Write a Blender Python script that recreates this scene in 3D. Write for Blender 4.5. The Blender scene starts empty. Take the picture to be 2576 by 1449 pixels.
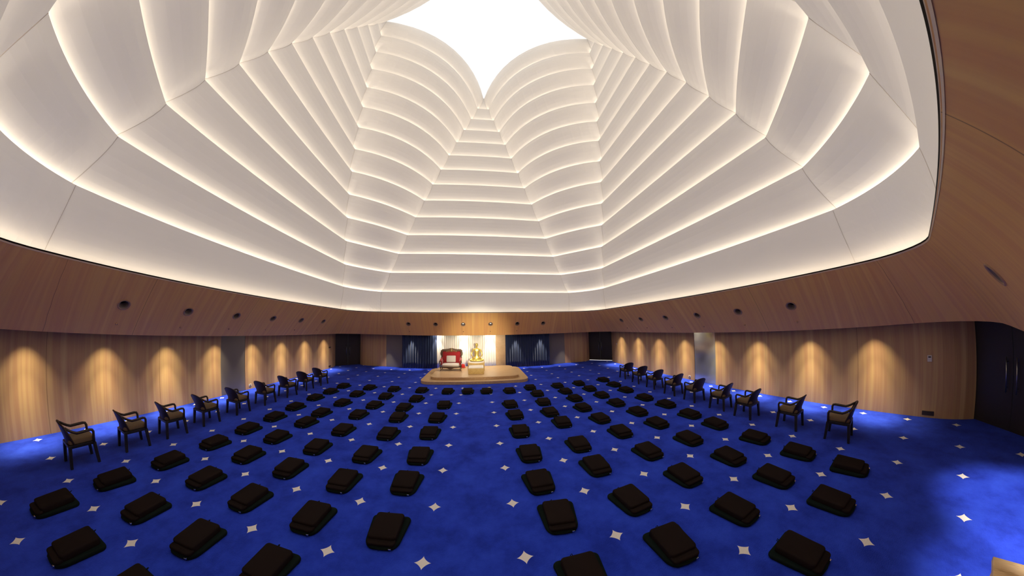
import bpy, bmesh, math, random
from mathutils import Matrix, Vector
sc = bpy.context.scene
col = sc.collection
random.seed(7)
PI = math.pi

# ------------------------------------------------------------------ camera (wide fisheye lens, eye 3 m above the carpet)
def make_camera():
    p, r, y = .1612, .0169, -.1482
    rot = Matrix.Rotation(y, 3, 'Z') @ Matrix.Rotation(p, 3, 'X') @ Matrix.Rotation(r, 3, 'Y') @ Matrix(((1, 0, 0), (0, 0, -1), (0, 1, 0)))
    cd = bpy.data.cameras.new('camera'); co = bpy.data.objects.new('camera', cd); col.objects.link(co)
    co.matrix_world = Matrix.Translation((0, 0, 3)) @ rot.to_4x4()
    cd.type = 'PANO'; cd.panorama_type = 'FISHEYE_LENS_POLYNOMIAL'
    cd.sensor_fit = 'HORIZONTAL'; cd.sensor_width = 25.76; cd.sensor_height = 14.49
    cd.fisheye_fov = math.radians(300); cd.clip_start = .05; cd.clip_end = 200
    cd.fisheye_polynomial_k0 = 0
    cd.fisheye_polynomial_k1 = -.17891; cd.fisheye_polynomial_k2 = .00177
    cd.fisheye_polynomial_k3 = .0003151; cd.fisheye_polynomial_k4 = -.00001173
    sc.camera = co
make_camera()

# ------------------------------------------------------------------ world, colour management, light levels
w = bpy.data.worlds.new('world'); sc.world = w; w.use_nodes = True
w.node_tree.nodes['Background'].inputs[0].default_value = (.8, .88, 1, 1)
w.node_tree.nodes['Background'].inputs[1].default_value = .3
sc.view_settings.view_transform = 'Standard'; sc.view_settings.look = 'None'
sc.view_settings.exposure = .31; sc.view_settings.gamma = 1; sc.view_settings.use_curve_mapping = False
sc.cycles.use_denoising = True
sc.cycles.max_bounces = 10; sc.cycles.diffuse_bounces = 6; sc.cycles.glossy_bounces = 3
sc.cycles.caustics_reflective = False; sc.cycles.caustics_refractive = False
sc.cycles.sample_clamp_indirect = 6
SKY_E = 1.0          # skylight brightness
COVE_E = 12.8        # LED strips on the ledges of the canopy
CLOTH_GLOW = .12  # even glow added to the canopy cloth to lift its unlit parts
SPOT_W = 380.0        # wall washers
CX, CY = -.14, 7.03  # centre of the hall
WARM = (1, .80, .58)

def spot(x, y, z, power, size, blend, color, tilt=(0, 0), radius=.03):
    l = bpy.data.lights.new('wall_washer', 'SPOT'); l.energy = power; l.spot_size = math.radians(size); l.spot_blend = blend
    l.color = color; l.shadow_soft_size = radius
    o = bpy.data.objects.new('wall_washer', l); o.location = (x, y, z); o.rotation_euler = (tilt[0], tilt[1], 0); col.objects.link(o)
for n in range(8):
    Y = 1.17 + 1.78*n
    k = (.75, 1, 1.15, .9, 1, 1.05, .9, 1.05)[n]
    spot(CX - 9.34, Y, 2.5, SPOT_W*k*1.45, 42, 1, (1, .83, .52)); spot(CX - 9.32, Y, 2.50, SPOT_W*.50, 74, 1, (1, .82, .52))
    spot(CX + 9.32, Y - .1 + .02*n, 2.50, SPOT_W*.50, 74, 1, (1, .82, .52))
    spot(CX + 9.34, Y - .1 + .02*n, 2.5, SPOT_W*k*1.45, 42, 1, (1, .83, .52))
for n in range(8):
    X = -6.42 + 1.79*n
    dim = .55 if 2 <= n <= 4 else .75
    if 2 <= n <= 4: spot(X, 15.50, 2.55, SPOT_W*.2, 120, 1, (1, .88, .68), (.5, 0))
    if n < 7 or n == 7: spot(X, 15.52, 2.5, SPOT_W*dim, 46, .6, (1, .86, .66), (.22 if 2 <= n <= 4 else 0, 0))
    spot(X, -1.75, 2.5, SPOT_W*.8, 66, .7, (1, .9, .8))

for X, Y, tx in ((-1.04, 14.85, .10), (.75, 14.85, -.12)):      # the two lit spotlights over the stage
    spot(X, Y, 2.95, 170, 85, .9, (1, .88, .68), (-.35, tx))
# the rear soffit spotlight that is aimed at the stage
def aimed(x, y, z, tx, ty, tz, power, size, blend, color):
    spot(x, y, z, power, size, blend, color, radius=.06); o = col.objects[-1]
    o.rotation_euler = (Vector((tx, ty, tz)) - Vector((x, y, z))).to_track_quat('-Z', 'Y').to_euler()
aimed(.95, -.78, 3.02, -.10, 14.6, 1.95, 6600, 20, 1, (1, .89, .66))
# ------------------------------------------------------------------ materials
def mat(name, color, rough=.8, metal=0, spec=.5, coat=0, sheen=0):
    m = bpy.data.materials.new(name); m.use_nodes = True
    b = m.node_tree.nodes['Principled BSDF']
    b.inputs['Base Color'].default_value = (*color, 1); b.inputs['Roughness'].default_value = rough
    b.inputs['Metallic'].default_value = metal; b.inputs['Specular IOR Level'].default_value = spec
    b.inputs['Coat Weight'].default_value = coat; b.inputs['Sheen Weight'].default_value = sheen
    return m
def N(m, t, **kw):
    n = m.node_tree.nodes.new(t)
    for k, v in kw.items(): setattr(n, k, v)
    return n
def L(m, a, b): m.node_tree.links.new(a, b)
def bsdf(m): return m.node_tree.nodes['Principled BSDF']
def ramp(m, stops):
    r = N(m, 'ShaderNodeValToRGB'); e = r.color_ramp.elements
    while len(e) < len(stops): e.new(.5)
    for i, (p, c) in enumerate(stops): e[i].position = p; e[i].color = (*c, 1)
    return r
def wood(name, stops, sx=5.0, sy=.12, rough=.5, use_uv=True, seams=0, fine=.25, spec=.3):
    m = mat(name, stops[0][1], rough, spec=spec)
    tc = N(m, 'ShaderNodeTexCoord'); mp = N(m, 'ShaderNodeMapping'); mp.inputs['Scale'].default_value = (sx, sy, sx if not use_uv else 1)
    L(m, tc.outputs['UV' if use_uv else 'Object'], mp.inputs[0])
    n1 = N(m, 'ShaderNodeTexNoise'); n1.inputs['Scale'].default_value = 1; n1.inputs['Detail'].default_value = 3; L(m, mp.outputs[0], n1.inputs[0])
    n2 = N(m, 'ShaderNodeTexNoise'); n2.inputs['Scale'].default_value = 9; n2.inputs['Detail'].default_value = 4; L(m, mp.outputs[0], n2.inputs[0])
    mx = N(m, 'ShaderNodeMix'); mx.inputs[0].default_value = fine; L(m, n1.outputs[0], mx.inputs[2]); L(m, n2.outputs[0], mx.inputs[3])
    r = ramp(m, stops); L(m, mx.outputs[0], r.inputs[0])
    out = r.outputs[0]
    if seams:
        sp = N(m, 'ShaderNodeSeparateXYZ'); L(m, tc.outputs['UV'], sp.inputs[0])
        a = N(m, 'ShaderNodeMath', operation='PINGPONG'); a.inputs[1].default_value = seams/2; L(m, sp.outputs[0], a.inputs[0])
        c = N(m, 'ShaderNodeMath', operation='LESS_THAN'); c.inputs[1].default_value = .006; L(m, a.outputs[0], c.inputs[0])
        f = N(m, 'ShaderNodeMath', operation='MULTIPLY'); f.inputs[1].default_value = .55; L(m, c.outputs[0], f.inputs[0])
        g = N(m, 'ShaderNodeMix', data_type='RGBA'); L(m, f.outputs[0], g.inputs[0]); L(m, out, g.inputs[6]); g.inputs[7].default_value = (.05, .025, .015, 1)
        out = g.outputs[2]
    L(m, out, bsdf(m).inputs['Base Color'])
    return m
def fabric(name, color, rough=.95, scale=220, strength=.25, sheen=.15, spec=.15):
    m = mat(name, color, rough, spec=spec, sheen=sheen)
    n = N(m, 'ShaderNodeTexNoise'); n.inputs['Scale'].default_value = scale; n.inputs['Detail'].default_value = 2
    tc = N(m, 'ShaderNodeTexCoord'); L(m, tc.outputs['Object'], n.inputs[0])
    b = N(m, 'ShaderNodeBump'); b.inputs['Strength'].default_value = strength; b.inputs['Distance'].default_value = .004
    L(m, n.outputs[0], b.inputs['Height']); L(m, b.outputs[0], bsdf(m).inputs['Normal'])
    return m
def emis(name, color, strength):
    m = bpy.data.materials.new(name); m.use_nodes = True; nt = m.node_tree; nt.nodes.clear()
    e = nt.nodes.new('ShaderNodeEmission'); e.inputs[0].default_value = (*color, 1); e.inputs[1].default_value = strength
    o = nt.nodes.new('ShaderNodeOutputMaterial'); nt.links.new(e.outputs[0], o.inputs[0]); return m

M = {}
M['wall_wood'] = wood('veneer_wall', [(.30, (.42, .235, .125)), (.43, (.54, .36, .17)), (.54, (.44, .255, .135)), (.68, (.60, .42, .21))], sx=2.6, sy=.05, seams=2.9, fine=.18)
M['soffit_wood'] = wood('veneer_soffit', [(.34, (.68, .345, .14)), (.45, (.77, .46, .155)), (.54, (.70, .37, .145)), (.64, (.81, .51, .175))], sx=2.2, sy=.05, fine=.14, seams=3.56, rough=.55)
M['light_wood'] = wood('light_oak', [(.25, (.50, .32, .16)), (.5, (.60, .40, .21)), (.75, (.68, .47, .27))], sx=2.2, sy=14, rough=.4, use_uv=False, fine=.35)
M['platform_side'] = wood('light_oak_edge', [(.3, (.46, .28, .14)), (.55, (.58, .37, .19)), (.75, (.64, .43, .24))], sx=18, sy=18, rough=.45, use_uv=False, fine=.3)
M['pine'] = wood('knotty_pine', [(.3, (.52, .33, .15)), (.45, (.80, .60, .33)), (.6, (.88, .68, .40)), (.8, (.62, .42, .20))], sx=12, sy=1.6, rough=.5, use_uv=False, fine=.4)
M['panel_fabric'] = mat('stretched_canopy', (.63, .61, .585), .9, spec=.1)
bsdf(M['panel_fabric']).inputs['Emission Color'].default_value = (1, .90, .80, 1)   # even glow added to the cloth, brightens the parts the strips miss
bsdf(M['panel_fabric']).inputs['Emission Strength'].default_value = CLOTH_GLOW
M['seam'] = mat('canopy_seam', (.60, .55, .50), .9, spec=.1)
M['led'] = emis('led_strip', (1, .87, .69), COVE_E)
M['sky'] = emis('skylight_glass', (1, .985, .95), SKY_E)
M['lip'] = mat('edge_strip', (.62, .50, .38), .5)
M['dark'] = mat('near_black', (.012, .008, .006), .9, spec=.1)
M['door'] = mat('dark_brown_door', (.022, .016, .013), .45, spec=.4)
M['steel'] = mat('brushed_steel', (.45, .45, .46), .3, metal=1)
M['grey_panel'] = mat('grey_lacquer_panel', (.16, .145, .13), .28, spec=.6)
M['glass_grey'] = mat('grey_glass', (.42, .44, .46), .1, metal=.5, spec=1.0)
M['wall_dark'] = mat('void_plaster', (.05, .035, .03), .9)
M['navy'] = fabric('navy_curtain', (.012, .028, .085), .75, 90, .15, .25, .35)
M['cream'] = fabric('cream_curtain', (.80, .78, .71), .9, 120, .15)
M['mat_cloth'] = fabric('green_black_cloth', (.0075, .0135, .0115), .9, 220, .25, 0, .05)
M['pad_cloth'] = fabric('brown_black_cloth', (.0155, .0105, .0095), .9, 220, .25, 0, .05)
M['chrome'] = mat('chrome', (.75, .75, .75), .12, metal=1)
M['rattan'] = fabric('dark_brown_rattan', (.028, .015, .010), .5, 260, .4, 0, .45)
M['rattan_leg'] = mat('dark_frame', (.010, .008, .008), .45)
M['tan'] = fabric('tan_cushion', (.17, .115, .065), .9, 180, .3)
M['red'] = fabric('crimson_velvet', (.36, .018, .022), .7, 150, .15, .4)
M['white_cloth'] = fabric('white_cloth', (.74, .68, .62), .9, 150, .2)
M['carved'] = mat('carved_walnut', (.11, .055, .028), .4, spec=.5)
M['carved_gilt'] = mat('gilt_carving', (.30, .21, .09), .4, metal=.5)
M['gold'] = mat('polished_gold', (.88, .68, .17), .34, metal=.75)
M['honey'] = wood('honey_oak', [(.3, (.40, .25, .075)), (.55, (.50, .33, .11)), (.75, (.56, .38, .14))], sx=16, sy=16, rough=.4, use_uv=False, fine=.3)
M['red_shiny'] = mat('shiny_red', (.70, .012, .015), .25, spec=.6, coat=.5)
M['white_plastic'] = mat('white_plastic', (.7, .66, .6), .5)
M['dark_plastic'] = mat('dark_brown_plastic', (.03, .02, .015), .5)
M['brass'] = mat('brass', (.55, .38, .24), .25, metal=1)
M['cup'] = mat('spotlight_cup', (.16, .12, .10), .4, spec=.5)
M['bezel'] = mat('bronze_bezel', (.34, .20, .12), .45, spec=.5)
M['gap_light'] = emis('light_under_door', (1, .95, .85), 1.3)
M['reflector'] = emis('lit_lamp', (1, .92, .74), .9)

# carpet: cobalt pile with cream four-pointed stars
def carpet():
    m = mat('cobalt_carpet', (.02, .04, .45), .97, spec=.05, sheen=.04)
    tc = N(m, 'ShaderNodeTexCoord'); sp = N(m, 'ShaderNodeSeparateXYZ'); L(m, tc.outputs['Object'], sp.inputs[0])
    def mth(op, a, b=None):
        n = N(m, 'ShaderNodeMath', operation=op)
        for i, v in enumerate((a, b)):
            if v is None: continue
            if isinstance(v, (int, float)): n.inputs[i].default_value = v
            else: L(m, v, n.inputs[i])
        return n.outputs[0]
    SX, SY = 1.2633, 1.0680
    def cell(o, off, s):
        a = mth('DIVIDE', mth('SUBTRACT', o, off), s)
        a = mth('SUBTRACT', a, mth('ROUND', a))
        a = mth('ABSOLUTE', mth('MULTIPLY', a, s/.108))
        return mth('POWER', a, .72)
    su = mth('ADD', cell(sp.outputs[0], .3646*SX, SX), cell(sp.outputs[1], 2.2044*SY, SY))
    star = mth('LESS_THAN', su, 1.0)
    n1 = N(m, 'ShaderNodeTexNoise'); n1.inputs['Scale'].default_value = 1.6; n1.inputs['Detail'].default_value = 5; n1.inputs['Roughness'].default_value = .65
    L(m, tc.outputs['Object'], n1.inputs[0])
    r = ramp(m, [(.34, (.013, .034, .38)), (.5, (.020, .052, .54)), (.68, (.028, .074, .66))]); L(m, n1.outputs[0], r.inputs[0])
    g = N(m, 'ShaderNodeMix', data_type='RGBA'); L(m, star, g.inputs[0]); L(m, r.outputs[0], g.inputs[6]); g.inputs[7].default_value = (.86, .82, .78, 1)
    L(m, g.outputs[2], bsdf(m).inputs['Base Color'])
    n2 = N(m, 'ShaderNodeTexNoise'); n2.inputs['Scale'].default_value = 60; n2.inputs['Detail'].default_value = 4; L(m, tc.outputs['Object'], n2.inputs[0])
    b = N(m, 'ShaderNodeBump'); b.inputs['Strength'].default_value = .6; b.inputs['Distance'].default_value = .02
    L(m, n2.outputs[0], b.inputs['Height']); L(m, b.outputs[0], bsdf(m).inputs['Normal'])
    return m
M['carpet'] = carpet()

# ------------------------------------------------------------------ mesh helpers
def link(name, me, parent=None, loc=(0, 0, 0), rz=0):
    o = bpy.data.objects.new(name, me); col.objects.link(o)
    if parent: o.parent = parent
    o.location = loc; o.rotation_euler = (0, 0, rz)
    return o
def tag(o, label=None, cat=None, group=None, kind=None):
    for k, v in (('label', label), ('category', cat), ('group', group), ('kind', kind)):
        if v: o[k] = v
    return o
def empty(name, label, cat, loc=(0, 0, 0), rz=0, group=None, kind=None):
    return tag(link(name, None, None, loc, rz), label, cat, group, kind)
class MB:
    def __init__(s): s.v = []; s.f = []; s.uv = {}
    def add(s, vs, fs):
        k = len(s.v); s.v += [tuple(v) for v in vs]; s.f += [tuple(i + k for i in f) for f in fs]; return k
    def box(s, x0, x1, y0, y1, z0, z1):
        s.add([(x, y, z) for z in (z0, z1) for x, y in ((x0, y0), (x1, y0), (x1, y1), (x0, y1))],
              [(3, 2, 1, 0), (4, 5, 6, 7), (0, 1, 5, 4), (1, 2, 6, 5), (2, 3, 7, 6), (3, 0, 4, 7)]); return s
    def loops(s, rings, close=True, cap=True):
        n = len(rings[0]); k = len(s.v)
        for r in rings: s.v += [tuple(p) for p in r]
        for i in range(len(rings) - 1):
            for j in range(n if close else n - 1):
                a = k + i*n + j; b = k + i*n + (j + 1) % n
                s.f.append((a, b, b + n, a + n))
        if cap:
            s.f.append(tuple(k + j for j in reversed(range(n)))); s.f.append(tuple(k + (len(rings) - 1)*n + j for j in range(n)))
        return s
    def tube(s, pts, rad, n=10, up=(0, 0, 1), squash=1):
        pts = [Vector(p) for p in pts]
        if not isinstance(rad, (list, tuple)): rad = [rad]*len(pts)
        rings = []
        for i, p in enumerate(pts):
            t = (pts[min(i + 1, len(pts) - 1)] - pts[max(i - 1, 0)]).normalized()
            u = Vector(up); u = u - t*u.dot(t)
            if u.length < 1e-3: u = Vector((0, 1, 0)) - t*t.y
            u.normalize(); b = t.cross(u)
            rings.append([p + (u*math.cos(a)*squash + b*math.sin(a))*rad[i] for a in [2*PI*j/n for j in range(n)]])
        return s.loops(rings)
    def ball(s, c, r, n=12, m=8):
        if not isinstance(r, (tuple, list)): r = (r, r, r)
        rings = []
        for i in range(m + 1):
            a = -PI/2 + PI*i/m; cz = math.sin(a); cr = max(math.cos(a), .02)
            rings.append([(c[0] + r[0]*cr*math.cos(2*PI*j/n), c[1] + r[1]*cr*math.sin(2*PI*j/n), c[2] + r[2]*cz) for j in range(n)])
        return s.loops(rings)
    def build(s, name, m, parent=None, smooth=False, loc=(0, 0, 0), bevel=0, sub=0, solid=0, uvs=None):
        me = bpy.data.meshes.new(name); me.from_pydata(s.v, [], s.f); me.update()
        for mm in (m if isinstance(m, list) else [m]): me.materials.append(mm)
        if uvs:
            ul = me.uv_layers.new(name='UVMap')
            for lp in me.loops: ul.data[lp.index].uv = uvs[lp.vertex_index]
        if smooth:
            for p in me.polygons: p.use_smooth = True
            me.shade_smooth() if hasattr(me, 'shade_smooth') else None
        o = link(name, me, parent, loc)
        if bevel:
            b = o.modifiers.new('bevel', 'BEVEL'); b.width = bevel; b.segments = 3; b.limit_method = 'ANGLE'
        if sub:
            b = o.modifiers.new('sub', 'SUBSURF'); b.levels = sub; b.render_levels = sub
        if solid:
            b = o.modifiers.new('solid', 'SOLIDIFY'); b.thickness = solid; b.offset = 1
        return o
def tree_copy(root, loc, rz, label, name=None):
    r = root.copy(); col.objects.link(r); r.location = loc; r.rotation_euler = (0, 0, rz); r['label'] = label
    for ch in list(root.children):
        c = ch.copy(); col.objects.link(c); c.parent = r
        for g in list(ch.children):
            d = g.copy(); col.objects.link(d); d.parent = c
    return r
def rrect(w, d, r, n=6, cy=0, rf=None):
    """rounded rectangle outline, counter-clockwise; rf = radius of the two front (-y) corners"""
    rf = rf or r; P = []
    for sx, sy, a0, rr in ((1, 1, 0, r), (-1, 1, PI/2, r), (-1, -1, PI, rf), (1, -1, 1.5*PI, rf)):
        for i in range(n + 1):
            a = a0 + PI/2*i/n
            P.append((sx*(w/2 - rr) + rr*math.cos(a), cy + sy*(d/2 - rr) + rr*math.sin(a)))
    return P
def pad(w, d, z0, z1, r, e=.02, dome=.012, cy=0, rf=None, n=6, taper=0):
    """soft slab; taper narrows the front (-y) end"""
    mb = MB(); rings = []
    for k, z in ((1, z0), (.3, z0 + e*.3), (0, z0 + e), (0, z1 - e), (.3, z1 - e*.3), (1, z1), (3, z1 + dome*.5), (7, z1 + dome)):
        i = e*k
        rings.append([(x*(1 - taper*(.5 - (y - cy)/d)), y, z) for x, y in rrect(max(w - 2*i, .04), max(d - 2*i, .04), max(r - i*.7, .01), n, cy, max((rf or r) - i*.7, .01))])
    return mb.loops(rings)

# ------------------------------------------------------------------ floor
f = MB()
out = [(10.6, -8.4), (10.6, 8.4), (8.4, 10.6), (-8.4, 10.6), (-10.6, 8.4), (-10.6, -8.4), (-8.4, -10.6), (8.4, -10.6)]
f.add([(x + CX, y + CY, 0) for x, y in out] + [(x + CX, y + CY, -.15) for x, y in out],
      [tuple(range(8)), tuple(reversed(range(8, 16)))] + [(i, 8 + i, 8 + (i + 1) % 8, (i + 1) % 8) for i in range(8)])
tag(f.build('floor', M['carpet']), 'cobalt blue carpet with rows of small cream four-pointed stars', 'floor', kind='structure')

# ------------------------------------------------------------------ walls (local outline round the centre of the hall)
def wall_strip(mb, uvs, pts, z0, z1, u0=0, off=.12):
    """vertical strip along pts, given thickness outward"""
    k = len(mb.v); u = u0; us = [u0]
    for a, b in zip(pts, pts[1:]): u += math.dist(a, b); us.append(u)
    n = len(pts); outp = []
    for i, p in enumerate(pts):
        t = Vector(pts[min(i + 1, n - 1)]) - Vector(pts[max(i - 1, 0)]); t.normalize(); nr = Vector((t.y, -t.x))
        if nr.dot(Vector(p)) < 0: nr = -nr
        outp.append((p[0] + nr.x*off, p[1] + nr.y*off))
    for z in (z0, z1):
        for i, p in enumerate(pts): mb.v.append((p[0] + CX, p[1] + CY, z)); uvs.append((us[i], z))
    for z in (z0, z1):
        for i, p in enumerate(outp): mb.v.append((p[0] + CX, p[1] + CY, z)); uvs.append((us[i], z))
    for i in range(n - 1):
        mb.f.append((k + i, k + i + 1, k + n + i + 1, k + n + i))
        mb.f.append((k + 2*n + i + 1, k + 2*n + i, k + 3*n + i, k + 3*n + i + 1))
        mb.f.append((k + n + i, k + n + i + 1, k + 3*n + i + 1, k + 3*n + i))
        mb.f.append((k + i + 1, k + i, k + 2*n + i, k + 2*n + i + 1))
    mb.f.append((k, k + n, k + 3*n, k + 2*n)); mb.f.append((k + n - 1, k + 2*n - 1 + 0*n, k + 4*n - 1, k + 3*n - 1))
H = 2.62
endc = [(9.75, 7.3), (9.765, 7.55), (9.81, 7.8), (9.88, 8.05), (9.98, 8.28)]
endf = [(7.7, 9.17), (8.05, 9.185), (8.35, 9.25), (8.55, 9.36), (8.70, 9.52)]
LG = (6.79 - CY, 7.94 - CY); RG = (6.60 - CY, 7.74 - CY)
mb = MB(); uv = []
wall_strip(mb, uv, [(-x, -y) for x, y in reversed(endc)] + [(-9.75, LG[0])], 0, H, 0)
wall_strip(mb, uv, [(-9.75, LG[1])] + [(-x, y) for x, y in endc], 0, H, 9.1)
tag(mb.build('wall_left', M['wall_wood'], uvs=uv), 'long left wall of vertical wood veneer with warm light scallops', 'wall', kind='structure')
mb = MB(); uv = []
wall_strip(mb, uv, [(x, -y) for x, y in reversed(endc)] + [(9.75, RG[0])], 0, H, 3)
wall_strip(mb, uv, [(9.75, RG[1])] + endc, 0, H, 12.3)
tag(mb.build('wall_right', M['wall_wood'], uvs=uv), 'long right wall of vertical wood veneer with warm light scallops', 'wall', kind='structure')
mb = MB(); uv = []
wall_strip(mb, uv, [(-x, y) for x, y in reversed(endf)] + [(-6.45, 9.17)], 0, H, 1)
wall_strip(mb, uv, [(6.44, 9.17)] + endf, 0, H, 5)
wall_strip(mb, uv, [(-5.16, 9.12), (5.20, 9.12)], 0, H, 9)
tag(mb.build('wall_front', M['wall_wood'], uvs=uv), 'front wall behind the stage, wood veneer curving back at both ends', 'wall', kind='structure')
mb = MB(); uv = []
wall_strip(mb, uv, [(-x, -y) for x, y in reversed(endf)] + [(x, -y) for x, y in endf], 0, H, 3)
tag(mb.build('wall_back', M['wall_wood'], uvs=uv), 'rear veneer wall behind the viewer', 'wall', kind='structure')
# grey glazed panels set flush in the walls
def panel(name, x0, x1, y0, y1, z0, z1, m, label, frame=True):
    o = MB().box(x0, x1, y0, y1, z0, z1).build(name, m, bevel=.01); tag(o, label, 'wall panel', kind='structure'); return o
panel('window_2', CX - 9.84, CX - 9.76, LG[0] + CY, LG[1] + CY, 0, H, M['grey_panel'], 'tall dark grey panel set in the left veneer wall')
panel('window_3', CX + 9.765, CX + 9.83, RG[0] + CY, RG[1] + CY, 0, H, M['glass_grey'], 'tall reflective grey glass panel set in the right veneer wall')
panel('window_4', -6.60, -5.28, 16.14, 16.24, 0, H, M['grey_panel'], 'grey panel left of the left navy curtain')
panel('window_5', 5.04, 6.32, 16.14, 16.24, 0, H, M['grey_panel'], 'grey panel right of the right navy curtain')
# corner doors on the diagonals
def corner_door(i, sx, sy, label, handle=True, gap=False):
    a = Vector((sx*9.99, sy*8.29)); b = Vector((sx*8.71, sy*9.53)); c = (a + b)/2; W = (b - a).length + .1
    ang = math.atan2((b - a).y, (b - a).x)
    nrm = Vector((-sx, -sy)).normalized()
    o = link('door_%d' % i, None, None, (c.x + CX, c.y + CY, 0), ang); tag(o, label, 'door', kind='structure')
    s = 1 if Vector((-math.sin(ang), math.cos(ang))).dot(nrm) > 0 else -1   # local +-y faces the room
    for x0, x1 in ((-W/2, -.005), (.005, W/2)):
        MB().box(x0, x1, min(0, -s*.06), max(0, -s*.06), .035 if gap else 0, 2.45).build('door_leaf', M['door'], o, bevel=.004)
    MB().box(-W/2, W/2, min(0, -s*.08), max(0, -s*.08), 2.45, H).build('header', M['door'], o)
    if handle:
        for x in (-.12, .12):
            h = MB(); h.tube([(x, s*.055, .75), (x, s*.055, 1.45)], .014); h.tube([(x, 0, .85), (x, s*.055, .85)], .009); h.tube([(x, 0, 1.35), (x, s*.055, 1.35)], .009)
            h.build('door_handle', M['steel'], o, smooth=True)
    if gap:
        MB().box(-W/2 + .02, W/2 - .02, min(-s*.1, -s*.09), max(-s*.1, -s*.09), .0, .036).build('light_gap', M['gap_light'], o)
        MB().box(-W/2, W/2, min(-s*.6, -s*.09), max(-s*.6, -s*.09), -.002, .001).build('threshold', M['white_plastic'], o)
    return o
corner_door(1, -1, 1, 'dark double door in the far left corner of the hall')
corner_door(2, 1, 1, 'dark double door in the far right corner with light showing underneath', gap=True)
corner_door(3, 1, -1, 'dark double door with long steel handle in the near right corner')
corner_door(4, -1, -1, 'dark double door in the near left corner')

# ------------------------------------------------------------------ wooden soffit: sloping band between the walls and the canopy
ZB, ZT = 2.28, 3.75
def corner_pts(hx, hy, t, rx, ry, n=14, p=2.0):
    """from (hx, t) round the corner to (t, hy), evenly resampled"""
    P = [(hx, t)]
    for i in range(25):
        a = PI/2*i/24
        P.append((hx - rx + rx*math.cos(a)**(2/p), hy - ry + ry*math.sin(a)**(2/p)))
    P.append((t, hy))
    d = [0]
    for a, b in zip(P, P[1:]): d.append(d[-1] + math.dist(a, b))
    out = []
    for i in range(n + 1):
        s = d[-1]*i/n; j = max(k for k in range(len(d)) if d[k] <= s + 1e-9); j = min(j, len(P) - 2)
        f = 0 if d[j + 1] == d[j] else (s - d[j])/(d[j + 1] - d[j])
        out.append((P[j][0] + (P[j + 1][0] - P[j][0])*f, P[j][1] + (P[j + 1][1] - P[j][1])*f))
    return out
BH = (9.2, 8.42); TH = (7.95, 7.42)
cb = corner_pts(BH[0], BH[1], 5.4, 1.9, 1.7); ct = corner_pts(TH[0], TH[1], 5.4, 1.5, 1.25)
HOLE_S, HOLE_F, HOLE_B = [2.97 + 1.785*i - CY for i in range(6)], [-4.63 + 1.795*i - CX for i in range(6)], [-4.5 + 1.8*i - CX + .25 for i in range(6)]
VH = .51; R_H = .125
soff = MB(); suv = []
def soffit_side(axis, sg, holes):
    # planar panel, |t| <= 5.4 ; v from 0 (bottom) to 1 (top)
    hb, ht = (BH[0], TH[0]) if axis == 'x' else (BH[1], TH[1])
    Ls = math.hypot(hb - ht, ZT - ZB)
    def P(t, v):
        d = (hb + (ht - hb)*v)*sg; z = ZB + (ZT - ZB)*v
        soff.v.append((d + CX, t + CY, z) if axis == 'x' else (t + CX, d + CY, z))
        suv.append((t + (0 if axis == 'x' else 30) + 60*(sg > 0), v*Ls)); return len(soff.v) - 1
    flip = (axis == 'x') == (sg > 0)
    def F(*ids): soff.f.append(tuple(ids) if flip else tuple(reversed(ids)))
    hv = .25/Ls; ts = [-5.4]
    for h in holes: ts += [h - .25, h + .25]
    ts.append(5.4)
    for i in range(0, len(ts), 2):
        n = 4
        for j in range(n):
            a, b = ts[i] + (ts[i + 1] - ts[i])*j/n, ts[i] + (ts[i + 1] - ts[i])*(j + 1)/n
            F(P(a, 0), P(a, 1), P(b, 1), P(b, 0))
    for h in holes:
        a, b = h - .25, h + .25
        F(P(a, 0), P(a, VH - hv), P(b, VH - hv), P(b, 0)); F(P(a, VH + hv), P(a, 1), P(b, 1), P(b, VH + hv))
        ring, sq = [], []
        for k in range(32):
            an = 2*PI*k/32; c, s = math.cos(an), math.sin(an); q = .25/max(abs(c), abs(s))
            ring.append(P(h + R_H*c, VH + R_H*s/Ls)); sq.append(P(h + q*c, VH + q*s/Ls))
        for k in range(32):
            k2 = (k + 1) % 32; F(sq[k2], sq[k], ring[k], ring[k2])
soffit_side('x', -1, HOLE_S); soffit_side('x', 1, HOLE_S); soffit_side('y', 1, HOLE_F); soffit_side('y', -1, HOLE_B)
for qi, (sx, sy) in enumerate(((1, 1), (-1, 1), (-1, -1), (1, -1))):
    k = len(soff.v); u = 0; prev = None
    for (bx, by), (tx, ty) in zip(cb, ct):
        if prev: u += (math.dist(prev, (bx, by)))
        prev = (bx, by)
        for q in range(5):
            v = q/4; soff.v.append((sx*(bx + (tx - bx)*v) + CX, sy*(by + (ty - by)*v) + CY, ZB + (ZT - ZB)*v)); suv.append((u + 120 + qi*20, v*1.93))
    for i in range(len(cb) - 1):
        for q in range(4):
            a = k + i*5 + q; fc = (a, a + 1, a + 6, a + 5)
            soff.f.append(fc if sx*sy > 0 else tuple(reversed(fc)))
so = soff.build('trim_1', M['soffit_wood'], uvs=suv)
tag(so, 'sloping veneered soffit band running round the hall under the white canopy', 'soffit', kind='structure')
def outline(hx, hy, cpts):
    P = []
    for sx, sy, rev in ((1, 1, False), (-1, 1, True), (-1, -1, False), (1, -1, True)):
        q = [(sx*x + CX, sy*y + CY) for x, y in cpts]; P += q[::-1] if rev else q
    return P
ob, ot = outline(*BH, cb), outline(*TH, ct)
def scaled(P, g): return [(x + (x - CX)/math.hypot(x - CX, y - CY)*g, y + (y - CY)/math.hypot(x - CX, y - CY)*g) for x, y in P]
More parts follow.
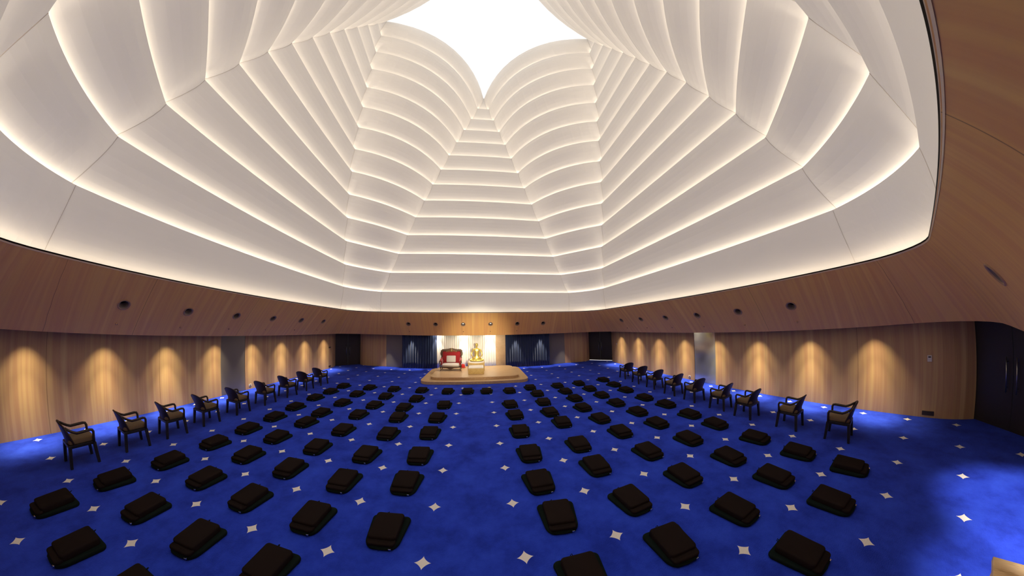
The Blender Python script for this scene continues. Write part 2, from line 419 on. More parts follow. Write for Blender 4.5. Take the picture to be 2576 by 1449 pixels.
# closing slab from the soffit's lower edge up to the wall heads
mb = MB(); mb.loops([[(x, y, ZB) for x, y in ob], [(x, y, ZB) for x, y in scaled(ob, .03)], [(x, y, 2.55) for x, y in scaled(ob, .03)], [(x, y, 2.6) for x, y in scaled(ob, 1.6)]], cap=False)
tag(mb.build('trim_2', M['wall_dark']), 'dark recess between the soffit edge and the walls', 'soffit recess', kind='structure')
mb = MB(); mb.loops([[(x, y, z) for x, y in scaled(ot, g)] for g, z in ((.012, ZT - .02), (-.001, ZT + .006), (.03, ZT + .010), (.034, ZT - .03))], cap=False)
tag(mb.build('trim_3', M['lip']), 'thin pale edge strip along the top of the soffit', 'edge strip', kind='structure')

mb = MB(); mb.loops([[(x, y, z) for x, y in scaled(ot, g)] for g, z in ((.004, ZT + .004), (.004, ZT + .036), (.03, ZT + .036))], cap=False)  # dark strip, its colour stands in for the shade of a narrow slot
tag(mb.build('trim_5', M['dark']), 'dark strip painted as the shaded slot between the soffit edge strip and the canopy', 'shadow gap', kind='structure')

# ------------------------------------------------------------------ canopy of stepped white petals, with LED strips on its ledges
AX = [6.40, 6.42, 5.84, 5.29, 4.77, 4.29, 3.80, 3.30, 2.84, 2.36, 1.89, 1.41, .92, .48, .03]
AY = [7.45, 7.78, 7.69, 7.52, 7.35, 7.23, 7.16, 7.06, 6.99, 6.89, 6.79, 6.71, 6.66, 6.58, 6.46]
BX = [7.95, 8.00, 7.86, 7.69, 7.60, 7.52, 7.42, 7.33, 7.24, 7.15, 7.08, 6.98, 6.93, 6.82, 6.73]
BY = [6.30, 5.81, 5.50, 5.00, 4.57, 4.10, 3.65, 3.20, 2.72, 2.28, 1.81, 1.35, .89, .42, .03]
SAG = [-.17, -.10, -.04, 0, .037, .056, .078, .097, .112, .118, .125, .135, .14, .15, .157]
Z = [ZT] + [3 + 3*(.302 + .1805*(k - 2))*2.34 for k in range(2, 16)]
CXC = -.145
NC, ND = 6, 12
def radial(poly, ang):
    d = (math.cos(ang), math.sin(ang)); best = 0
    for (x0, y0), (x1, y1) in zip(poly, poly[1:] + poly[:1]):
        x0, y0, x1, y1 = x0 - CXC, y0 - CY, x1 - CXC, y1 - CY
        den = d[0]*(y1 - y0) - d[1]*(x1 - x0)
        if abs(den) < 1e-9: continue
        t = (x0*(y1 - y0) - y0*(x1 - x0))/den; u = (x0*d[1] - y0*d[0])/den
        if t > 0 and -1e-6 <= u <= 1 + 1e-6: best = max(best, t)
    return best
def ring(k, g=0.0, z=None):
    if k == 0:
        out = []
        for x, y, _ in ring(1):
            a = math.atan2(y - CY, x - CXC); r = radial(ot, a) + g
            out.append((CXC + r*math.cos(a), CY + r*math.sin(a), Z[0] if z is None else z))
        return out
    ax, ay, bx, by, s = AX[k], AY[k], BX[k], BY[k], SAG[k]
    C = [(bx, -by), (bx, by), (ax, ay), (-ax, ay), (-bx, by), (-bx, -by), (-ax, -ay), (ax, -ay)]
    P = []
    for i in range(8):
        a, b = Vector(C[i]), Vector(C[(i + 1) % 8]); n = NC if i % 2 == 0 else ND
        inward = Vector((-(a + b).x, -(a + b).y)).normalized(); Lc = (b - a).length
        for j in range(n):
            t = j/n; p = a + (b - a)*t
            if i % 2: p = p + inward*(s*Lc*4*t*(1 - t))
            P.append(p)
    zz = Z[k] if z is None else z
    out = []
    for p in P:
        r = p.length; p = p*((r + g)/r); out.append((p.x + CXC, p.y + CY, zz))
    return out
seam_idx = []
q = 0
for i in range(8): seam_idx.append(q); q += NC if i % 2 == 0 else ND
can = link('ceiling', None); tag(can, 'tall white canopy of stepped glowing petals narrowing to the star skylight', 'ceiling', kind='structure')
GAP = .30; DP = .20; prev_lo = None; CURVE = 1.55
for k in range(14):
    dp = DP if k else .03
    hi = ring(k + 1)
    def behind(g, dz=0):      # ring on the ledge, g behind the cloth of the tier below
        if prev_lo is None: return ring(0, .03 + g, Z[0] - dp - .01 + dz)
        out = []
        for a, b in zip(prev_lo, ring(k)):
            t = 1 - ((dp + .01)/(Z[k] - a[2]))**CURVE; x = a[0] + (b[0] - a[0])*t; y = a[1] + (b[1] - a[1])*t
            r = math.hypot(x - CXC, y - CY); s_ = (r + g)/r
            out.append((CXC + (x - CXC)*s_, CY + (y - CY)*s_, Z[k] - dp - .01 + dz))
        return out
    lo = [(x, y, z + .01) for x, y, z in behind(GAP)]
    rings = [behind(.02), lo]
    NS = 7
    for s in range(1, NS + 1):
        t = s/NS
        te = 1 - (1 - t)**CURVE
        rings.append([(a[0] + (b[0] - a[0])*te, a[1] + (b[1] - a[1])*te, a[2] + (b[2] - a[2])*t) for a, b in zip(lo, hi)])
    mb = MB(); mb.loops(rings, cap=False)
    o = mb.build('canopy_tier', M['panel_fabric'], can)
    mb = MB(); mb.loops([behind(.06 if k else .05, .025), behind(.12 if k else .08, .025)], cap=False)
    mb.build('cove_light', M['led'], can)
    mb = MB()
    prev_lo = lo
    for i in seam_idx:
        a = [Vector(r[i]) for r in rings[1:]]
        pts = [p + (Vector((CXC, CY, p.z)) - p).normalized()*.006 for p in a]
        mb.tube(pts, .007, n=4)
    mb.build('canopy_seam', M['seam'], o)
# glowing glass star at the top
top = ring(14); mb = MB(); mb.add([(CXC, CY, Z[14] + .25)] + [(x, y, Z[14] + .25) for x, y, z in ring(14, .3)], [(0, i + 1, (i + 1) % len(top) + 1) for i in range(len(top))])
tag(mb.build('window_1', M['sky']), 'bright white star-shaped skylight at the top of the canopy', 'skylight', kind='structure')
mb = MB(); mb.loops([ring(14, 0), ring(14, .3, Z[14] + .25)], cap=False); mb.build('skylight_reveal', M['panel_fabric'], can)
# outer shell above the soffit so no light leaks
mb = MB(); mb.loops([[(x, y, ZT - .1) for x, y in scaled(ot, .5)], [(x, y, 2.6) for x, y in scaled(ob, 1.6)]], cap=False)
mb.build('canopy_backing', M['wall_dark'], can)

# ------------------------------------------------------------------ recessed spotlights and small nozzles in the soffit
def spotlight_mesh(lit):
    root = link('recessed_spotlight', None)
    mb = MB(); rings = []
    for r, z in ((R_H + .028, 0), (R_H + .03, .012), (R_H + .012, .018), (R_H - .004, .010), (R_H - .006, -.01), (R_H + .001, -.012), (R_H + .028, 0)):
        rings.append([(r*math.cos(2*PI*i/32), r*math.sin(2*PI*i/32), z) for i in range(32)])
    mb.loops(rings, cap=False).build('bezel', M['bezel'], root, smooth=True)
    # tilted eyeball cup
    cup = MB(); rings = []
    for r, z in ((R_H - .004, .004), (R_H - .016, .002), (R_H - .026, -.03), (R_H - .03, -.12), (R_H - .045, -.14)):
        rings.append([(r*math.cos(2*PI*i/32), r*math.sin(2*PI*i/32), z) for i in range(32)])
    cup.loops(rings, cap=False).build('cup', M['cup'], root, smooth=True)
    mb = MB(); n = 32
    mb.add([(0, 0, -.138)] + [((R_H - .04)*math.cos(2*PI*i/n), (R_H - .04)*math.sin(2*PI*i/n), -.138) for i in range(n)], [(0, i + 1, (i + 1) % n + 1) for i in range(n)])
    mb.build('lamp_well', M['dark'], root)
    if lit:
        mb = MB().ball((0, .028, -.03), (.062, .028, .03)); mb.build('reflector', M['reflector'], root, smooth=True)
    return root
def soffit_frame(axis, sg, t, v):
    hb, ht = (BH[0], TH[0]) if axis == 'x' else (BH[1], TH[1])
    d = (hb + (ht - hb)*v)*sg; z = ZB + (ZT - ZB)*v
    pos = Vector((d + CX, t + CY, z)) if axis == 'x' else Vector((t + CX, d + CY, z))
    up = Vector(((ht - hb)*sg, 0, ZT - ZB)) if axis == 'x' else Vector((0, (ht - hb)*sg, ZT - ZB)); up.normalize()
    side = Vector((0, 1, 0)) if axis == 'x' else Vector((1, 0, 0))
    nr = side.cross(up); inw = Vector((CX, CY, 1)) - pos
    if nr.dot(inw) < 0: nr = -nr
    side = up.cross(nr)
    R = Matrix((side, up, nr)).transposed().to_4x4()
    return Matrix.Translation(pos) @ R
ORD = ['first', 'second', 'third', 'fourth', 'fifth', 'sixth', 'seventh', 'eighth', 'ninth', 'tenth']
protoS, protoL = spotlight_mesh(False), spotlight_mesh(True)
tag(protoS, 'x', 'recessed light', 'recessed spotlights in the sloping wood soffit'); tag(protoL, 'x', 'recessed light', 'recessed spotlights in the sloping wood soffit')
usedp = set()
nozzle = None
for axis, sg, hs, nm in (('x', -1, HOLE_S, 'left'), ('x', 1, HOLE_S, 'right'), ('y', 1, HOLE_F, 'front'), ('y', -1, HOLE_B, 'back')):
    for i, t in enumerate(hs):
        if nm == 'back' and i < 4: continue
        lit = nm == 'front' and i in (2, 3); pr = protoL if lit else protoS
        if nm in ('left', 'right'): lb = 'dark round recessed spotlight in the %s soffit, %s from the camera' % (nm, ORD[i])
        elif nm == 'front': lb = ('round spotlight with silvery reflector' if lit else 'dark round recessed spotlight') + ' in the soffit above the stage, %s from left' % ORD[i]
        else: lb = 'dark round recessed spotlight in the rear soffit near right edge, %s from left' % ORD[i]
        Mx = soffit_frame(axis, sg, t, VH)
        if id(pr) not in usedp: usedp.add(id(pr)); o = pr
        else: o = tree_copy(pr, (0, 0, 0), 0, lb)
        o['label'] = lb; o.matrix_world = Mx
        # nozzle below
        Mn = soffit_frame(axis, sg, t, .185)
        lbn = 'tiny metal knob below the %s soffit spotlight that is %s %s' % (nm, ORD[i], 'from the camera' if axis == 'x' else 'from left')
        if nozzle is None:
            mb = MB(); mb.tube([(0, 0, 0), (0, 0, .022)], .026, n=16); mb.ball((0, 0, .03), (.014, .014, .014))
            nozzle = mb.build('sprinkler_knob', M['brass'], None, smooth=True); o = nozzle; tag(o, lbn, 'knob', 'small knobs below the soffit spotlights')
        else:
            o = nozzle.copy(); col.objects.link(o); o['label'] = lbn
        o.matrix_world = Mn

# ------------------------------------------------------------------ curtains
def curtain(name, x0, x1, y, z0, z1, m, label, wl=.17, amp=.05, seed=0):
    rnd = random.Random(seed); mb = MB(); n = int((x1 - x0)/wl*8); ph = 0; row = []
    for i in range(n + 1):
        x = x0 + (x1 - x0)*i/n; ph += 2*PI/8*(1 + .35*rnd.uniform(-1, 1)); row.append((x, ph))
    rings = []
    for j in range(7):
        v = j/6; z = z1 + (z0 - z1)*v; a = amp*(.6 + .4*v)
        rings.append([(x, y + a*math.sin(p) + .012*math.sin(p*.37 + v*2), z) for x, p in row])
    mb.loops(rings, close=False, cap=False)
    o = mb.build(name, m, smooth=True, solid=.006); tag(o, label, 'curtain'); return o
curtain('navy_curtain', -5.32, -2.90, 15.80, .02, 2.45, M['navy'], 'dark navy pleated curtain left of the throne', seed=1)
curtain('cream_curtain', -2.93, 1.18, 15.86, .02, 2.45, M['cream'], 'bright cream pleated curtain behind throne and golden statue', wl=.14, amp=.035, seed=2)
curtain('navy_curtain', 1.83, 5.05, 15.80, .02, 2.45, M['navy'], 'dark navy pleated curtain right of the stage', seed=3)
mb = MB(); mb.box(1.16, 1.83, 15.83, 15.91, 0, 2.42)
uvb = [(v[0]*1.0, v[2]) for v in mb.v]
tag(mb.build('trim_4', M['light_wood'], uvs=uvb, bevel=.004), 'pale wood panel between cream curtain and right navy curtain', 'wall panel', kind='structure')

# ------------------------------------------------------------------ stage platform
plat = empty('stage_platform', 'two-step pale oak platform with rounded corners carrying throne and statue', 'stage', (-.24, 13.4, 0))
def slab(w, d, z0, z1, r, cy, name, cx=0):
    P = rrect(w, d, r, 10, cy)
    mb = MB(); mb.loops([[(x + cx, y, z0) for x, y in P], [(x + cx, y, z1 - .012) for x, y in P]], cap=False)
    a = mb.build(name, M['platform_side'], plat)
    mb = MB(); Pi = rrect(w - .02, d - .02, r - .01, 10, cy); mb.loops([[(x + cx, y, z1 - .012) for x, y in P], [(x + cx, y, z1 - .003) for x, y in P], [(x + cx, y, z1) for x, y in Pi]], cap=False)
    k = len(mb.v); n = len(P); mb.f.append(tuple(range(2*n, 3*n)))
    mb.build(name + '_top', M['light_wood'], a)
slab(5.62, 3.72, 0, .15, .5, 0, 'lower_step')
slab(4.68, 3.2, .15, .29, .42, .08, 'upper_step')

# ------------------------------------------------------------------ throne
th = empty('throne', 'ornate wide throne with crimson velvet, carved dark frame and white seat covers', 'throne', (-1.70, 13.97, .29))
def arch(t):
    """outer outline of the back, t in -1..1 -> x, z above platform"""
    a = abs(t); x = .60*math.sin(min(a, 1)*PI/2*1.05)*(1 if t > 0 else -1)
    z = 1.155 - .12*a**1.8 - .16*a**8 + .02*math.cos(t*PI*3)
    return x, z
# red back
pts = [(-.52, .28), (-.53, .60), (-.55, .80)] + [(arch(t/10)[0]*.95, arch(t/10)[1] - .03) for t in range(-10, 11)] + [(.55, .80), (.53, .60), (.52, .28)]
mb = MB(); nP = len(pts)
def tilt(x, z, dy): return (x, .20 + dy + (z - .3)*.14, z)
mb.loops([[tilt(x, z, .06) for x, z in pts], [tilt(x, z, 0) for x, z in pts], [tilt(x*.94, .32 + (z - .32)*.96, -.05) for x, z in pts], [tilt(x*.6, .45 + (z - .45)*.7, -.065) for x, z in pts]])
mb.build('backrest', M['red'], th, smooth=False, bevel=.008)
# carved frame: scalloped rail and curls along the arch
mb = MB(); rail = [tilt(*arch(t/20), -.02) for t in range(-20, 21)]
rail = [tilt(-.56, .58, -.02), tilt(-.60, .70, -.02), tilt(-.585, .80, -.02)] + rail + [tilt(.585, .80, -.02), tilt(.60, .70, -.02), tilt(.56, .58, -.02)]
mb.tube(rail, .048, 8)
for i in range(-14, 15):
    t = i/14; x, z = arch(t)
    s = .05 + .028*abs(math.sin(i*1.3)); mb.ball(tilt(x*1.03, z + .022, -.03), (s, .03, s*1.05), 8, 6)
for sx in (-1, 1):
    for k, zz in enumerate((.58, .65, .72, .79, .86)): mb.ball(tilt(sx*(.585 + .018*math.sin(k*2.2)), zz, -.02), (.046, .035, .046), 8, 6)
mb.build('carved_frame', M['carved'], th, smooth=True)
mb = MB()
for sx in (-1, 1):
    for c0, r0 in ((.08, .075), (.19, .06), (.29, .045)):
        sp = []
        for i in range(16):
            a = i/15*PI*2.4; r = r0*(1 - i/20)
            sp.append(tilt(sx*(c0 + r*math.cos(a)), 1.10 - c0*.16 + r*math.sin(a), -.085))
        mb.tube(sp, [.015 - .0006*i for i in range(16)], 6)
mb.ball(tilt(0, 1.12, -.075), (.075, .035, .085), 10, 8); mb.ball(tilt(0, 1.23, -.05), (.05, .03, .045), 10, 8)
mb.build('crest_carving', M['carved_gilt'], th, smooth=True)
# seat
mb = MB(); mb.box(-.56, .56, -.35, .30, .17, .235)
fr = mb.build('seat_frame', M['carved'], th, bevel=.015)
mb = MB(); n = 14; P0 = [(-.5 + i/n, .18 - (.10*math.exp(-((i/n - .5)/.16)**2)) - .02*abs(math.sin(i*PI/n*3))) for i in range(n + 1)]
mb.loops([[(x, -.365, .19) for x, z in P0] + [(x, -.365, z) for x, z in reversed(P0)], [(x, -.33, .19) for x, z in P0] + [(x, -.33, z) for x, z in reversed(P0)]])
mb.build('apron', M['carved'], fr)
s_ = pad(1.04, .64, .235, .375, .10, .04, .03, -.03); s_.build('seat_cushion', M['white_cloth'], th, smooth=True)
mb = pad(.56, .40, 0, .12, .05, .035, .02); o = mb.build('back_pillow', M['white_cloth'], th, smooth=True, loc=(-.01, .20, .62)); o.rotation_euler = (math.radians(80), 0, 0)
for sx in (-1, 1):
    mb = MB(); mb.tube([(sx*.555, .24, .70), (sx*.585, .08, .62), (sx*.60, -.12, .585), (sx*.60, -.26, .56)], [.055, .07, .075, .06], 12); mb.ball((sx*.60, -.27, .56), .062)
    mb.box(*(sorted((sx*.50, sx*.58))), -.22, .26, .30, .56)
    mb.build('armrest', M['red'], th, smooth=False, bevel=.01)
    mb = MB(); pth = [(sx*.60, -.33, .60), (sx*.655, -.34, .55), (sx*.655, -.34, .49), (sx*.60, -.34, .43), (sx*.585, -.34, .37), (sx*.62, -.34, .31), (sx*.60, -.34, .24)]
    mb.tube(pth, [.02, .03, .034, .028, .03, .036, .04], 8)
    for k in range(5): mb.ball((sx*(.615 + .012*(k % 2)), -.365, .30 + .065*k), .022, 8, 5)
    mb.build('arm_support', M['carved'], th, smooth=True)
for sx in (-1, 1):
    for y in (-.33, .27):
        mb = MB(); mb.tube([(sx*.56, y, .26), (sx*.60, y - .02*(y < 0), .19), (sx*.575, y, .11), (sx*.55, y, .05), (sx*.585, y - .01, .034)], [.04, .045, .03, .02, .026], 10)
        mb.ball((sx*.585, y - .01, .025), (.034, .034, .025), 10, 6); mb.build('leg', M['carved'], th, smooth=True)

# ------------------------------------------------------------------ red bundle
mb = MB(); mb.ball((0, 0, .12), (.125, .11, .12), 16, 10)
for k in range(7):
    a = k*2*PI/7; mb.ball((.075*math.cos(a), .07*math.sin(a), .17), (.05, .045, .06), 10, 6)
mb.ball((.03, 0, .045), (.15, .12, .04), 14, 6)
tag(mb.build('red_bundle', M['red_shiny'], smooth=True, loc=(-1.03, 14.56, .29)), 'small shiny red bundle on the platform beside the throne', 'bundle')

# ------------------------------------------------------------------ pedestal and meditating statue
pd = empty('pedestal', 'stepped pale wood pedestal with white top surfaces under the golden statue', 'pedestal', (-.18, 13.5, .29))
MB().box(-.485, .485, 0, .82, 0, .50).build('upper_box', M['honey'], pd, bevel=.006)
MB().box(-.43, .43, -.90, 0, 0, .315).build('lower_box', M['honey'], pd, bevel=.006)
mb = MB(); mb.box(-.42, .41, -.885, -.01, .315, .345); mb.build('white_shelf_cover', M['white_cloth'], pd, bevel=.01)
mb = MB(); n = 16; A = []; Bp = []
for i in range(n + 1):
    x = -.44 + .88*i/n; dz = .012 + .045*math.sin(PI*i/n); A.append((x, -.012, .517)); Bp.append((x, -.014, .505 - dz))
mb.loops([[(x, .78, .505) for x, y, z in A], [(x, .78, .519) for x, y, z in A], A, Bp, [(x, -.004, z) for x, y, z in Bp], [(x, -.003, .505) for x, y, z in A]], close=False, cap=False)
tag(mb.build('draped_cloth', M['white_cloth'], solid=.004, loc=(-.18, 13.5, .29)), 'white cloth draped over pedestal top beneath the statue', 'cloth')

st = empty('meditating_statue', 'golden statue of a cross-legged meditating figure on the white-draped pedestal', 'statue', (-.15, 13.93, .815))
def skin(name, verts, edges, radii, root, m, parent, sub=2):
    me = bpy.data.meshes.new(name); me.from_pydata(verts, edges, []); me.materials.append(m)
    o = link(name, me, parent)
    md = o.modifiers.new('skin', 'SKIN'); md.use_smooth_shade = True
    for i, d in enumerate(me.skin_vertices[0].data):
        r = radii[i]; d.radius = r if isinstance(r, tuple) else (r, r); d.use_root = i == root
    s = o.modifiers.new('sub', 'SUBSURF'); s.levels = sub; s.render_levels = sub
    return o
V = [(0, .05, .11), (0, .05, .27), (0, .03, .42), (0, .02, .56), (0, .02, .68), (0, .01, .77), (0, -.005, .84), (0, -.015, .93), (0, -.01, 1.015)]
R = [(.16, .12), (.12, .09), (.145, .10), (.175, .11), (.13, .08), .045, .055, (.078, .085), .055]
E_ = [(i, i + 1) for i in range(8)]
def addc(pts, rad, frm):
    p = frm
    for q, r in zip(pts, rad): V.append(q); R.append(r); E_.append((p, len(V) - 1)); p = len(V) - 1
    return p
ends = []
for sx in (-1, 1):
    addc([(sx*.17, .02, .70), (sx*.225, .03, .65), (sx*.29, .03, .50), (sx*.335, .0, .36), (sx*.24, -.10, .25), (sx*.12, -.19, .185), (sx*.055, -.215, .165)],
         [.055, .06, .046, .040, .034, .024, (.034, .018)], 4)
    addc([(sx*.13, .0, .10), (sx*.27, -.09, .095), (sx*.40, -.17, .065), (sx*.25, -.26, .05), (-sx*.02, -.31 + .02*sx, .065 + .02*sx), (-sx*.20, -.29 + .02*sx, .05)],
         [.11, .085, .06, .048, .038, (.034, .022)], 0)
body = skin('body', V, E_, R, 0, M['gold'], st)
MB().ball((0, -.098, .925), (.012, .02, .022), 8, 6).build('nose', M['gold'], st, smooth=True)
MB().ball((0, -.09, .885), (.026, .008, .007), 8, 5).build('mouth', M['gold'], st, smooth=True)
for sx in (-1, 1):
    MB().ball((sx*.03, -.088, .95), (.016, .008, .006), 8, 5).build('eye', M['gold'], st, smooth=True)
    MB().ball((sx*.078, -.01, .93), (.012, .022, .035), 8, 6).build('ear', M['gold'], st, smooth=True)
mb = MB(); mb.ball((0, .01, .985), (.086, .09, .075), 14, 10); mb.build('hair', M['gold'], st, smooth=True)
for sx in (-1, 1):
    mb = MB()
    for k, ln in enumerate((.05, .062, .066, .058)):
        y0 = -.235 + .014*k; z0 = .165 + .012*(sx > 0)
        mb.tube([(sx*.05, y0, z0), (sx*.05 - sx*ln*.5, y0 - .004, z0 + .006), (sx*.05 - sx*ln, y0, z0 + .002)], [.0085, .008, .006], 6)
    mb.tube([(sx*.075, -.21, .19), (sx*.045, -.225, .205), (sx*.015, -.228, .212)], [.010, .009, .007], 6)
    mb.build('hand', M['gold'], st, smooth=True)

# ------------------------------------------------------------------ armchairs
def make_chair():
    root = empty('armchair', 'x', 'chair', group='dark armchairs along the side walls')
    # shell back, curved in plan, rounded crest
    mb = MB(); rows = []
    nx = 13; nz = 9
    def bp(u, v, off):
        a = u; w = .235 + .03*math.sin(v*PI*.5); crest = .075*(1 - abs(a)**2.4)
        z = .42 + (.355 + crest*.8)*v
        y = -.215 - .11*v**1.3 + .085*abs(a)**2.2*(1 - .35*v) - off
        x = a*w*(1 - .10*v**4)
        return (x, y, z)
    front = [[bp(-1 + 2*i/(nx - 1), j/(nz - 1), 0) for i in range(nx)] for j in range(nz)]
    back = [[bp(-1 + 2*i/(nx - 1), j/(nz - 1), .022) for i in range(nx)] for j in range(nz)]
    mb.loops([f_ + b_[::-1] for f_, b_ in zip(front, back)])
    mb.build('backrest', M['rattan'], root, smooth=False, bevel=.004)
    mb = MB(); rim = [bp(-1, v/6, .011) for v in range(7)] + [bp(-1 + 2*i/12, 1, .011) for i in range(1, 12)] + [bp(1, 1 - v/6, .011) for v in range(7)]
    mb.tube(rim, .016, 8, up=(0, 1, 0)).build('back_rim', M['rattan'], root, smooth=True)
    P = rrect(.50, .50, .05, 4); P2 = rrect(.46, .46, .04, 4)
    mb = MB(); mb.loops([[(x, y, .36) for x, y in P2], [(x, y, .375) for x, y in P], [(x, y, .425) for x, y in P]]); mb.build('seat_frame', M['rattan_leg'], root, bevel=.004)
    pad(.46, .47, .425, .515, .06, .022, .02, .01).build('seat_cushion', M['tan'], root, smooth=True)
    for sx in (-1, 1):
        mb = MB(); mb.loops([[(sx*.235 + a*.8 + sx*.020, .215 + b*.8 + .030, 0) for a, b in ((-.031, -.031), (.031, -.031), (.031, .031), (-.031, .031))],
                             [(sx*.228 + a, .222 + b, .40) for a, b in ((-.031, -.031), (.031, -.031), (.031, .031), (-.031, .031))]])
        mb.build('leg', M['rattan_leg'], root, bevel=.005)
        mb = MB(); mb.loops([[(sx*.225 + a*.8 + sx*.02, -.225 + b*.8 - .035, 0) for a, b in ((-.031, -.031), (.031, -.031), (.031, .031), (-.031, .031))],
                             [(sx*.22 + a, -.215 + b, .42) for a, b in ((-.031, -.031), (.031, -.031), (.031, .031), (-.031, .031))]])
        mb.build('leg', M['rattan_leg'], root, bevel=.005)
        mb = MB(); arm = [(sx*.243, .215, .40), (sx*.252, .222, .52), (sx*.262, .225, .605), (sx*.264, .205, .645), (sx*.266, .16, .655), (sx*.268, .03, .645), (sx*.268, -.07, .640), (sx*.262, -.13, .665), (sx*.252, -.19, .70), (sx*.240, -.235, .735), (sx*.225, -.262, .76)]
        mb.tube(arm, [.026, .025, .025, .026, .027, .028, .027, .025, .024, .022, .018], 8, up=(1, 0, 0)).build('armrest', M['rattan'], root, smooth=True)
    return root
LY = [1.736, 2.818, 3.781, 4.802, 5.925, 7.10, 8.24, 9.36, 10.42]
RYc = [(7.36, 1.485), (7.33, 2.654), (7.27, 3.876), (7.33, 4.826), (7.34, 5.925), (7.36, 6.958), (7.40, 8.092), (7.43, 9.163), (7.49, 10.30)]
chair = make_chair(); first = True
def cl(side, i): return 'dark rattan armchair with tan seat cushion along the %s wall, %s from the camera' % (side, ORD[i])
for i, y in enumerate(LY):
    a = math.radians(random.uniform(-5, 5))
    if first: chair.location = (-7.77, y, 0); chair.rotation_euler = (0, 0, a); chair['label'] = cl('left', i); first = False
    else: tree_copy(chair, (-7.77 + random.uniform(-.03, .03), y, 0), a, cl('left', i))
for i, (x, y) in enumerate(RYc): tree_copy(chair, (x, y, 0), math.radians(random.uniform(-5, 5)), cl('right', i))

# ------------------------------------------------------------------ meditation cushions
def make_cushion():
    root = empty('meditation_cushion', 'x', 'cushion', group='black meditation cushions in rows on the carpet')
    pad(.60, .63, 0, .058, .08, .02, .006, .02, .15, 7, .26).build('base_mat', M['mat_cloth'], root, smooth=True)
    pad(.42, .50, .05, .145, .05, .018, .012, .050, .05, 6, .06).build('top_pad', M['pad_cloth'], root, smooth=True)
    pad(.39, .13, .05, .10, .045, .015, .006, -.215, .05, 5).build('front_fold', M['pad_cloth'], root, smooth=True)
    mb = MB(); mb.tube([(-.13, -.290, .035), (0, -.300, .030), (.12, -.290, .033)], .009, 6); st_ = mb.build('strap', M['mat_cloth'], root, smooth=True)
    MB().box(.115, .150, -.302, -.282, .026, .048).build('buckle', M['chrome'], st_, bevel=.003)
    mb = MB(); mb.tube([(-.06, .28, .09), (-.065, .33, .11), (-.045, .335, .12), (-.04, .29, .10)], .006, 6); mb.build('loop', M['mat_cloth'], root, smooth=True)
    return root
GRID = {  # column x positions -> list of (row, x, y)
 'left': [[(0, -1.42, 10.16), (2, -1.31, 8.38), (3, -1.37, 7.18), (4, -1.39, 6.10), (5, -1.39, 4.93), (6, -1.42, 3.95), (8, -1.39, 2.79)],
          [(0, -2.61, 10.29), (1, -2.53, 9.06), (2, -2.71, 8.04), (3, -2.61, 7.12), (4, -2.50, 5.95), (5, -2.60, 4.83), (6, -2.60, 3.81), (8, -2.59, 2.80), (9, -2.60, 1.83)],
          [(0, -3.91, 10.33), (1, -3.86, 9.22), (2, -3.85, 8.11), (3, -3.96, 7.11), (4, -3.81, 5.92), (5, -3.89, 4.85), (6, -3.86, 3.86), (8, -3.86, 2.82), (9, -3.82, 1.79), (10, -3.80, .80)],
          [(0, -5.11, 10.37), (1, -5.16, 9.27), (2, -5.11, 8.06), (3, -5.21, 6.91), (4, -5.14, 6.05), (5, -5.18, 4.93), (6, -5.09, 3.92), (8, -5.07, 2.86), (9, -5.11, 1.76), (10, -5.04, .72)],
          [(0, -6.41, 10.29), (1, -6.43, 9.27), (2, -6.47, 8.27), (3, -6.41, 7.07), (4, -6.32, 6.02), (5, -6.29, 4.98), (6, -6.28, 3.95), (8, -6.31, 2.86), (9, -6.43, 1.83), (10, -6.38, .84)]],
 'right': [[(0, 1.32, 9.97), (2, 1.11, 8.23), (3, 1.12, 7.20), (4, 1.06, 6.01), (5, 1.07, 4.84), (6, 1.02, 3.81), (8, 1.08, 2.90), (9, 1.04, 1.84)],
           [(0, 2.31, 10.26), (1, 2.40, 9.28), (2, 2.35, 8.19), (3, 2.28, 7.16), (4, 2.37, 6.28), (5, 2.29, 4.92), (6, 2.25, 3.97), (8, 2.30, 2.83), (9, 2.27, 1.83)],
           [(0, 3.62, 10.18), (1, 3.64, 9.23), (2, 3.63, 8.21), (3, 3.48, 7.19), (4, 3.55, 6.13), (5, 3.59, 5.11), (6, 3.56, 3.97), (8, 3.55, 2.91), (9, 3.52, 1.79), (10, 3.43, .74)],
           [(0, 4.72, 10.22), (1, 4.77, 9.18), (2, 4.77, 8.15), (3, 4.77, 7.11), (4, 4.89, 6.06), (5, 4.79, 5.06), (6, 4.78, 3.91), (8, 4.80, 2.81), (9, 4.79, 1.83), (10, 4.77, .84)],
           [(0, 6.12, 10.32), (1, 6.08, 9.28), (2, 6.02, 8.28), (3, 6.01, 7.07), (4, 6.13, 6.08), (5, 6.05, 4.98), (6, 6.02, 4.05), (8, 6.02, 2.90), (9, 5.99, 1.88), (10, 6.02, .90)]]}
cush = make_cushion(); first = True
spots = []
COLW = ['beside the aisle', 'second column from aisle', 'third column from aisle', 'fourth column from aisle', 'outermost column']
for side, cols in GRID.items():
    for c, lst in enumerate(cols):
        for r, x, y in lst:
            row = r - (1 if r > 7 else 0)
            spots.append((x, y, 'black meditation cushion, %s block, %s, %s row from the stage' % (side, COLW[c], ORD[row])))
spots.append((-.52, 10.12, 'black meditation cushion in the central aisle before the stage, left one'))
spots.append((.30, 10.07, 'black meditation cushion in the central aisle before the stage, right one'))
for x, y, lb in spots:
    a = math.radians(random.uniform(-5, 5))
    if first: cush.location = (x, y, 0); cush.rotation_euler = (0, 0, a); cush['label'] = lb; first = False
    else: tree_copy(cush, (x, y, 0), a, lb)

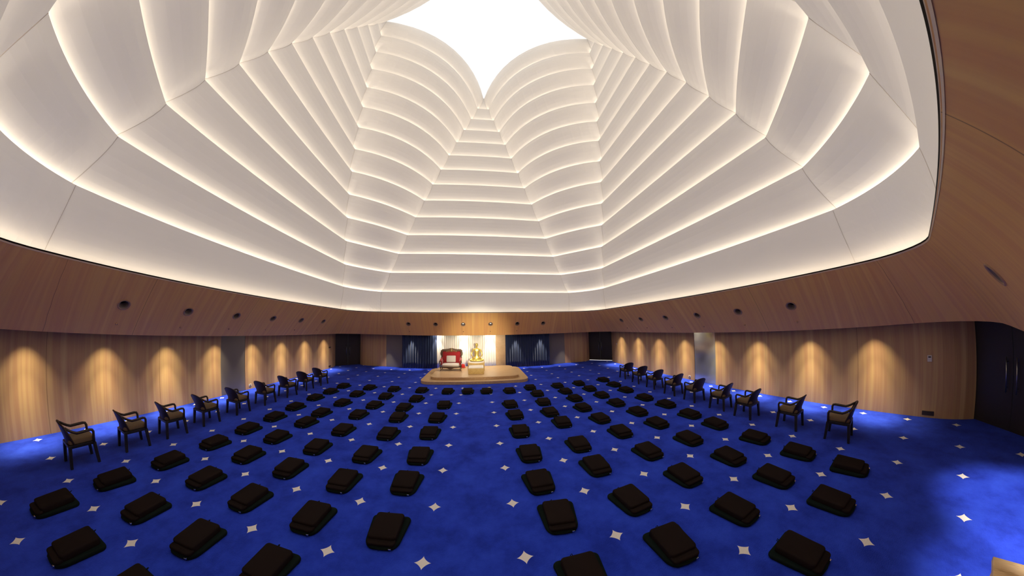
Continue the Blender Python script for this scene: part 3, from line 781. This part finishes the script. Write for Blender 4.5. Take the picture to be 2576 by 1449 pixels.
# ------------------------------------------------------------------ small wall fittings
def fitting(name, label, cat, xw, y, z, w, h, m, sgn, d=.02, parts=None):
    """plate on a side wall; sgn = direction into the room"""
    x0, x1 = sorted((xw, xw + sgn*d))
    o = MB().box(x0, x1, y - w/2, y + w/2, z - h/2, z + h/2).build(name, m, bevel=.004)
    tag(o, label, cat)
    if parts: parts(o, xw + sgn*d, sgn)
    return o
XR, XL = CX + 9.75, CX - 9.75
def sens(o, x, s):
    a = sorted((x, x + s*.008)); MB().box(a[0], a[1], -.25, -.19, 1.42, 1.45).build('display', M['dark_plastic'], o)
fitting('thermostat', 'small white thermostat on the right wall near the camera', 'thermostat', XR, -.22, 1.40, .10, .15, M['white_plastic'], -1, parts=sens)
fitting('floor_box', 'dark rectangular vent plate low on the right wall near the camera', 'vent plate', XR, -.225, .11, .27, .10, M['dark_plastic'], -1)
def sock(y, z):
    def f_(o, x, s):
        a = sorted((x, x + s*.006)); MB().box(a[0], a[1], y - .025, y + .035, z - .03, z + .02).build('socket_insert', M['tan'], o)
    return f_
fitting('wall_socket', 'pale wall socket low on the right wall beside the glass panel', 'socket', XR, 8.04, .16, .13, .09, M['white_plastic'], -1, .012, sock(8.04, .16))
fitting('wall_socket', 'pale wall socket low on the left wall beside the grey panel', 'socket', XL, 8.18, .17, .13, .09, M['white_plastic'], 1, .012, sock(8.18, .17))
fitting('wall_switch', 'small dark switch plate on the left wall by the far door', 'switch', XL, 14.3, 1.36, .22, .08, M['dark_plastic'], 1, .015)
fitting('vent_plate', 'small dark plate low on the left wall by the far door', 'vent plate', XL, 14.3, .14, .22, .09, M['dark_plastic'], 1, .015)
fitting('wall_sensor', 'tiny pale sensor on the right wall by the far door', 'sensor', XR, 14.3, 1.37, .07, .07, M['white_plastic'], -1, .015)

# ------------------------------------------------------------------ pine table whose corner shows at the lower right
tb = empty('pine_table', 'pale knotty pine table corner at the lower right edge', 'table', (3.02, -1.50, 0))
MB().box(-.62, .62, -.62, .60, .705, .75).build('table_top', M['pine'], tb, bevel=.004)
for sx in (-1, 1):
    for sy in (-1, 1): MB().box(sx*.55 - .03, sx*.55 + .03, sy*.54 - .03, sy*.54 + .03, 0, .705).build('leg', M['pine'], tb, bevel=.004)
MB().box(-.55, .55, -.54, .54, .62, .705).build('apron', M['pine'], tb)
